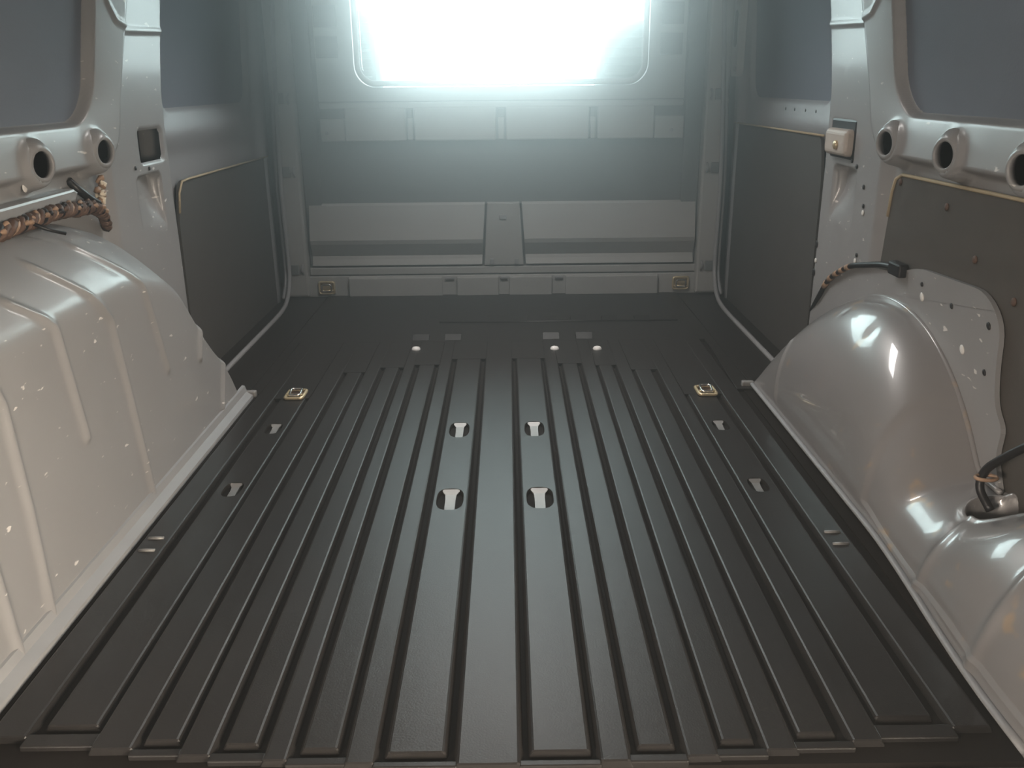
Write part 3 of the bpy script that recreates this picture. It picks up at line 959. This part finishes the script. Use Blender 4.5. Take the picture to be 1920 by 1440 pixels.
def build_right_arch():
    t = thing('wheel_arch', (0.70, 1.40, 0), 'low domed glossy grey wheel arch with rear hollow on the right', 'wheel arch', 'wheel arches')
    ys = np.concatenate([np.linspace(0.70, 1.95, 320)[:-1], np.linspace(1.95, 2.094, 90)])
    H = right_h(ys)
    tt = np.linspace(0, 1, 170)
    g = tt * math.pi / 2
    e1, e2 = 2 / 2.5, 2 / 2.1
    sz = np.sin(g) ** e1
    cx = 1 - np.cos(g) ** e2
    Y = np.repeat(ys[:, None], len(tt), 1)
    xi = right_xi(ys)[:, None]
    X = xi + (0.800 - xi) * cx[None, :]
    Z = H[:, None] * sz[None, :]
    # normal-ish direction of the shell for pressings
    NX, NZ = -np.cos(g)[None, :], np.sin(g)[None, :]

    def press(d, amp, w):
        nonlocal X, Z
        q = amp * np.exp(-(d / w) ** 2)
        X = X + NX * q
        Z = Z + NZ * q
    # fold bead where the shell meets the side plate
    press((0.800 - X) - 0.012, 0.003, 0.006)
    # vertical bead at the front, round dimples, curved steps behind the wheel
    press(seg_dist(Y, Z, [(1.93, 0.155), (1.90, 0.03)]), 0.004, 0.008)
    for (py, px, am, wd) in [(1.60, 0.705, -0.0022, 0.015), (1.75, 0.712, -0.0018, 0.012)]:
        press(np.hypot(Y - py, (X - px) * 1.2), am, wd)
    step = sst(1.405, 1.385, Y + 0.35 * (X - 0.70) ** 2 * 10)
    X = X + NX * (-0.006) * step * (tt > 0.05)
    Z = Z + NZ * (-0.006) * step
    for yy in (1.165, 0.985):
        press(Y - yy - 0.6 * (X - 0.70) + 0.25 * (Z - 0.08), 0.005, 0.010)
    # hollow on top behind the wheel
    r = np.hypot(Y - 1.165, (X - 0.752) * 1.15)
    Z = Z - 0.050 * sst(0.056, 0.044, r) + 0.004 * np.exp(-((r - 0.060) / 0.006) ** 2)
    grid_obj('arch_shell', X, Y, Z, 'paint_arch', t)
    # floor flange
    P = [(right_xi(y) - 0.004, y, 0.004) for y in np.linspace(0.80, 2.085, 30)]
    tube('floor_flange', P, 0.005, 'seal', t, sides=8, flat=(1.2, 0.9))
    box('front_foot', 0.604, 0.634, 2.078, 2.094, -0.008, 0.010, 'galv', t, 0.003)
    P = [(0.7775, y, float(right_h(np.array([y]))[0]) * 0.988) for y in np.linspace(1.225, 1.80, 40)]
    tube('fold_bead', P, 0.0045, 'paint_arch', t, sides=8)
    # side plate above the dome
    pts = round_poly([(2.10, 0.02), (2.09, 0.20), (2.03, 0.262), (1.93, 0.310), (1.83, 0.347), (1.69, 0.366), (1.60, 0.392),
                      (1.36, 0.402), (1.305, 0.36), (1.300, 0.285), (1.285, 0.235), (1.255, 0.21), (1.26, 0.16), (1.20, 0.06)],
                     [0, .03, .03, .03, .03, .02, .03, .04, .03, .03, .02, .015, .02, 0], 4)
    pl = prism('side_plate', pts, 'x', 0.7795, 0.7875, 'paint', t, 0.0)
    for (y, z, rr, mm, nm) in [(1.579, 0.366, .005, 'black', 'plate_hole'), (1.462, 0.354, .006, 'black', 'plate_hole'), (1.339, 0.352, .007, 'black', 'plate_hole'),
                               (1.329, 0.278, .006, 'black', 'plate_hole'), (1.572, 0.344, .009, 'white', 'plate_plug'), (1.406, 0.293, .009, 'white', 'plate_plug')]:
        lathe(nm, [(rr, 0), (rr, 0.001), (rr * .7, 0.0022)], (0.7795, y, z), (-1, 0, 0), mm, pl, sides=12, sc=(1, 0.7))
    return t


build_right_arch()

# ================================================================== TIE-DOWN EYES
def eye(loc, up_axis, label):
    """recessed dish with a bar and a hinged ring; up_axis 'z' on the floor, 'y' on the bulkhead foot"""
    t = thing('lashing_eye', loc, label, 'lashing eye', 'metal lashing eyes')
    L = Vector(loc)

    def Q(a, b, c):                      # a across, b along the plate, c out of the plate
        return L + (Vector((a, b, c)) if up_axis == 'z' else Vector((a, -c, b)))
    w, h = (0.021, 0.030) if up_axis == 'z' else (0.027, 0.021)
    lp = [Q(p[0], p[1], 0.003) for p in rrect(-w, w, -h, h, 0.007, 4)]
    tube('rim', lp, 0.0042, 'zinc', t, sides=8, closed=True)
    pl = [Q(p[0], p[1], -0.001) for p in rrect(-w, w, -h, h, 0.007, 4)]
    obj('dish', pl, [tuple(range(len(pl)))], 'copper' if up_axis == 'z' else 'zinc', t)
    rg = [Q(p[0], p[1], 0.007 + 0.004 * (p[1] > 0)) for p in rrect(-w * .62, w * .62, -h * .62, h * .62, 0.007, 4)]
    tube('ring', rg, 0.0032, 'steel', t, sides=6, closed=True)
    tube('hinge_bar', [Q(-w * .9, -h * .45, 0.006), Q(w * .9, -h * .45, 0.006)], 0.0030, 'zinc', t, sides=6)
    return t


eye((-0.503, 2.040, 0.001), 'z', 'brass-coloured lashing eye in the black floor near the left wheel arch')
eye((0.503, 2.034, 0.001), 'z', 'brass-coloured lashing eye in the black floor near the right wheel arch')
eye((-0.632, YB - 0.012, 0.030), 'y', 'brass-coloured lashing eye at the left end of the bulkhead foot rail')
eye((0.642, YB - 0.012, 0.034), 'y', 'brass-coloured lashing eye at the right end of the bulkhead foot rail')

# ================================================================== CABLES
hn = thing('wiring_harness', (-0.775, 1.50, 0.50), 'frayed brown taped wiring harness lying on the tall left wheel arch', 'wiring')
HP = [(-0.765, 0.95, 0.500), (-0.768, 1.20, 0.508), (-0.770, 1.386, 0.510), (-0.770, 1.488, 0.514), (-0.772, 1.583, 0.515), (-0.776, 1.665, 0.508), (-0.780, 1.715, 0.505), (-0.782, 1.765, 0.486), (-0.792, 1.80, 0.452)]
hp = spline(HP, 16)
hp = spline(HP, 30)
for k, (mm, rr) in enumerate([('copper', 0.0072), ('copper', 0.0066), ('black', 0.0058), ('copper', 0.0062), ('copper_light', 0.0042)]):
    st = []
    for i, p in enumerate(hp):
        an = i * 0.30 + k * 2 * math.pi / 5
        q = 0.0078 * (1 - 0.45 * max(0, (i - 190) / 50))
        st.append(p + Vector((math.cos(an) * q, 0, math.sin(an) * q)))
    tube('strand', st, rr, mm, hn, sides=7, wob=0.16)
hp = spline(HP, 16)
for i in range(6, len(hp) - 16, 3):
    p = hp[i]
    a = random.uniform(0, 6.28)
    d = Vector((math.cos(a) * .6 + 0.5, random.uniform(-.4, .4), math.sin(a) * .5 + 0.6)).normalized()
    c = p + d * 0.0135
    tv = (hp[i + 1] - hp[i]).normalized()
    tube('tape_wrap', [c - tv * 0.008 - d * 0.004, c, c + tv * 0.008 - d * 0.003], [0.003, 0.005, 0.003], random.choice(['copper_light', 'copper', 'black', 'copper_light']), hn, sides=6)
tube('branch', spline([(-0.802, 1.690, 0.558), (-0.788, 1.695, 0.540), (-0.780, 1.72, 0.520), (-0.778, 1.745, 0.508)], 6), 0.008, 'black', hn, sides=8)
for k in range(9):
    c = Vector((-0.782 + random.uniform(-.006, .008), 1.765 + random.uniform(-.022, .028), 0.528 + random.uniform(-.022, .018)))
    e = c + Vector((random.uniform(-.004, .012), random.uniform(-.016, .016), random.uniform(-.02, .02)))
    tube('torn_tape', [c, (c + e) / 2 + Vector((.004, 0, .003)), e], [0.003, 0.007, 0.002], random.choice(['foam', 'foam', 'copper_light']), hn, sides=6)
tube('cable_tie', [(-0.757, 1.455, 0.512), (-0.742, 1.47, 0.500), (-0.722, 1.488, 0.490)], 0.0035, 'black', hn, sides=6)

rc = thing('sensor_cable', (0.78, 1.85, 0.33), 'dark cable with taped turns draped over the top of the right wheel arch', 'cable')
RP = spline([(0.787, 2.160, 0.170), (0.778, 2.095, 0.222), (0.774, 2.035, 0.274), (0.772, 1.965, 0.310), (0.772, 1.90, 0.336), (0.773, 1.83, 0.352), (0.776, 1.75, 0.368), (0.779, 1.685, 0.374)], 8)
tube('cable_core', RP, 0.006, 'black', rc, sides=8, wob=0.08)
for i in range(13, 32, 4):
    tube('tape_turn', [RP[i], RP[i + 1], RP[i + 2]], 0.0072, 'copper_light', rc, sides=8)
box('plug', 0.764, 0.784, 1.648, 1.70, 0.362, 0.388, 'black', rc, 0.004)

lc = thing('lamp_cable', (0.76, 1.18, 0.15), 'black cable hanging into the hollow behind the right wheel arch', 'cable')
tube('cable_core', spline([(0.796, 1.12, 0.285), (0.785, 1.130, 0.262), (0.768, 1.150, 0.233), (0.752, 1.185, 0.196), (0.742, 1.215, 0.160), (0.738, 1.215, 0.130), (0.745, 1.19, 0.105)], 6), 0.0065, 'black', lc, sides=8)
cl = [Vector((0.742 + 0.016 * math.cos(a), 1.210 + 0.010 * math.sin(a), 0.150)) for a in [k * math.pi / 8 for k in range(16)]]
tube('tape_ring', cl, 0.003, 'copper_light', lc, sides=6, closed=True)
lathe('grommet', [(0.046, 0), (0.047, 0.005), (0.040, 0.009), (0.034, 0.004), (0.018, 0.008), (0.010, 0.014)], (0.752, 1.165, 0.074), (0, 0, 1), 'copper', lc, sides=18)
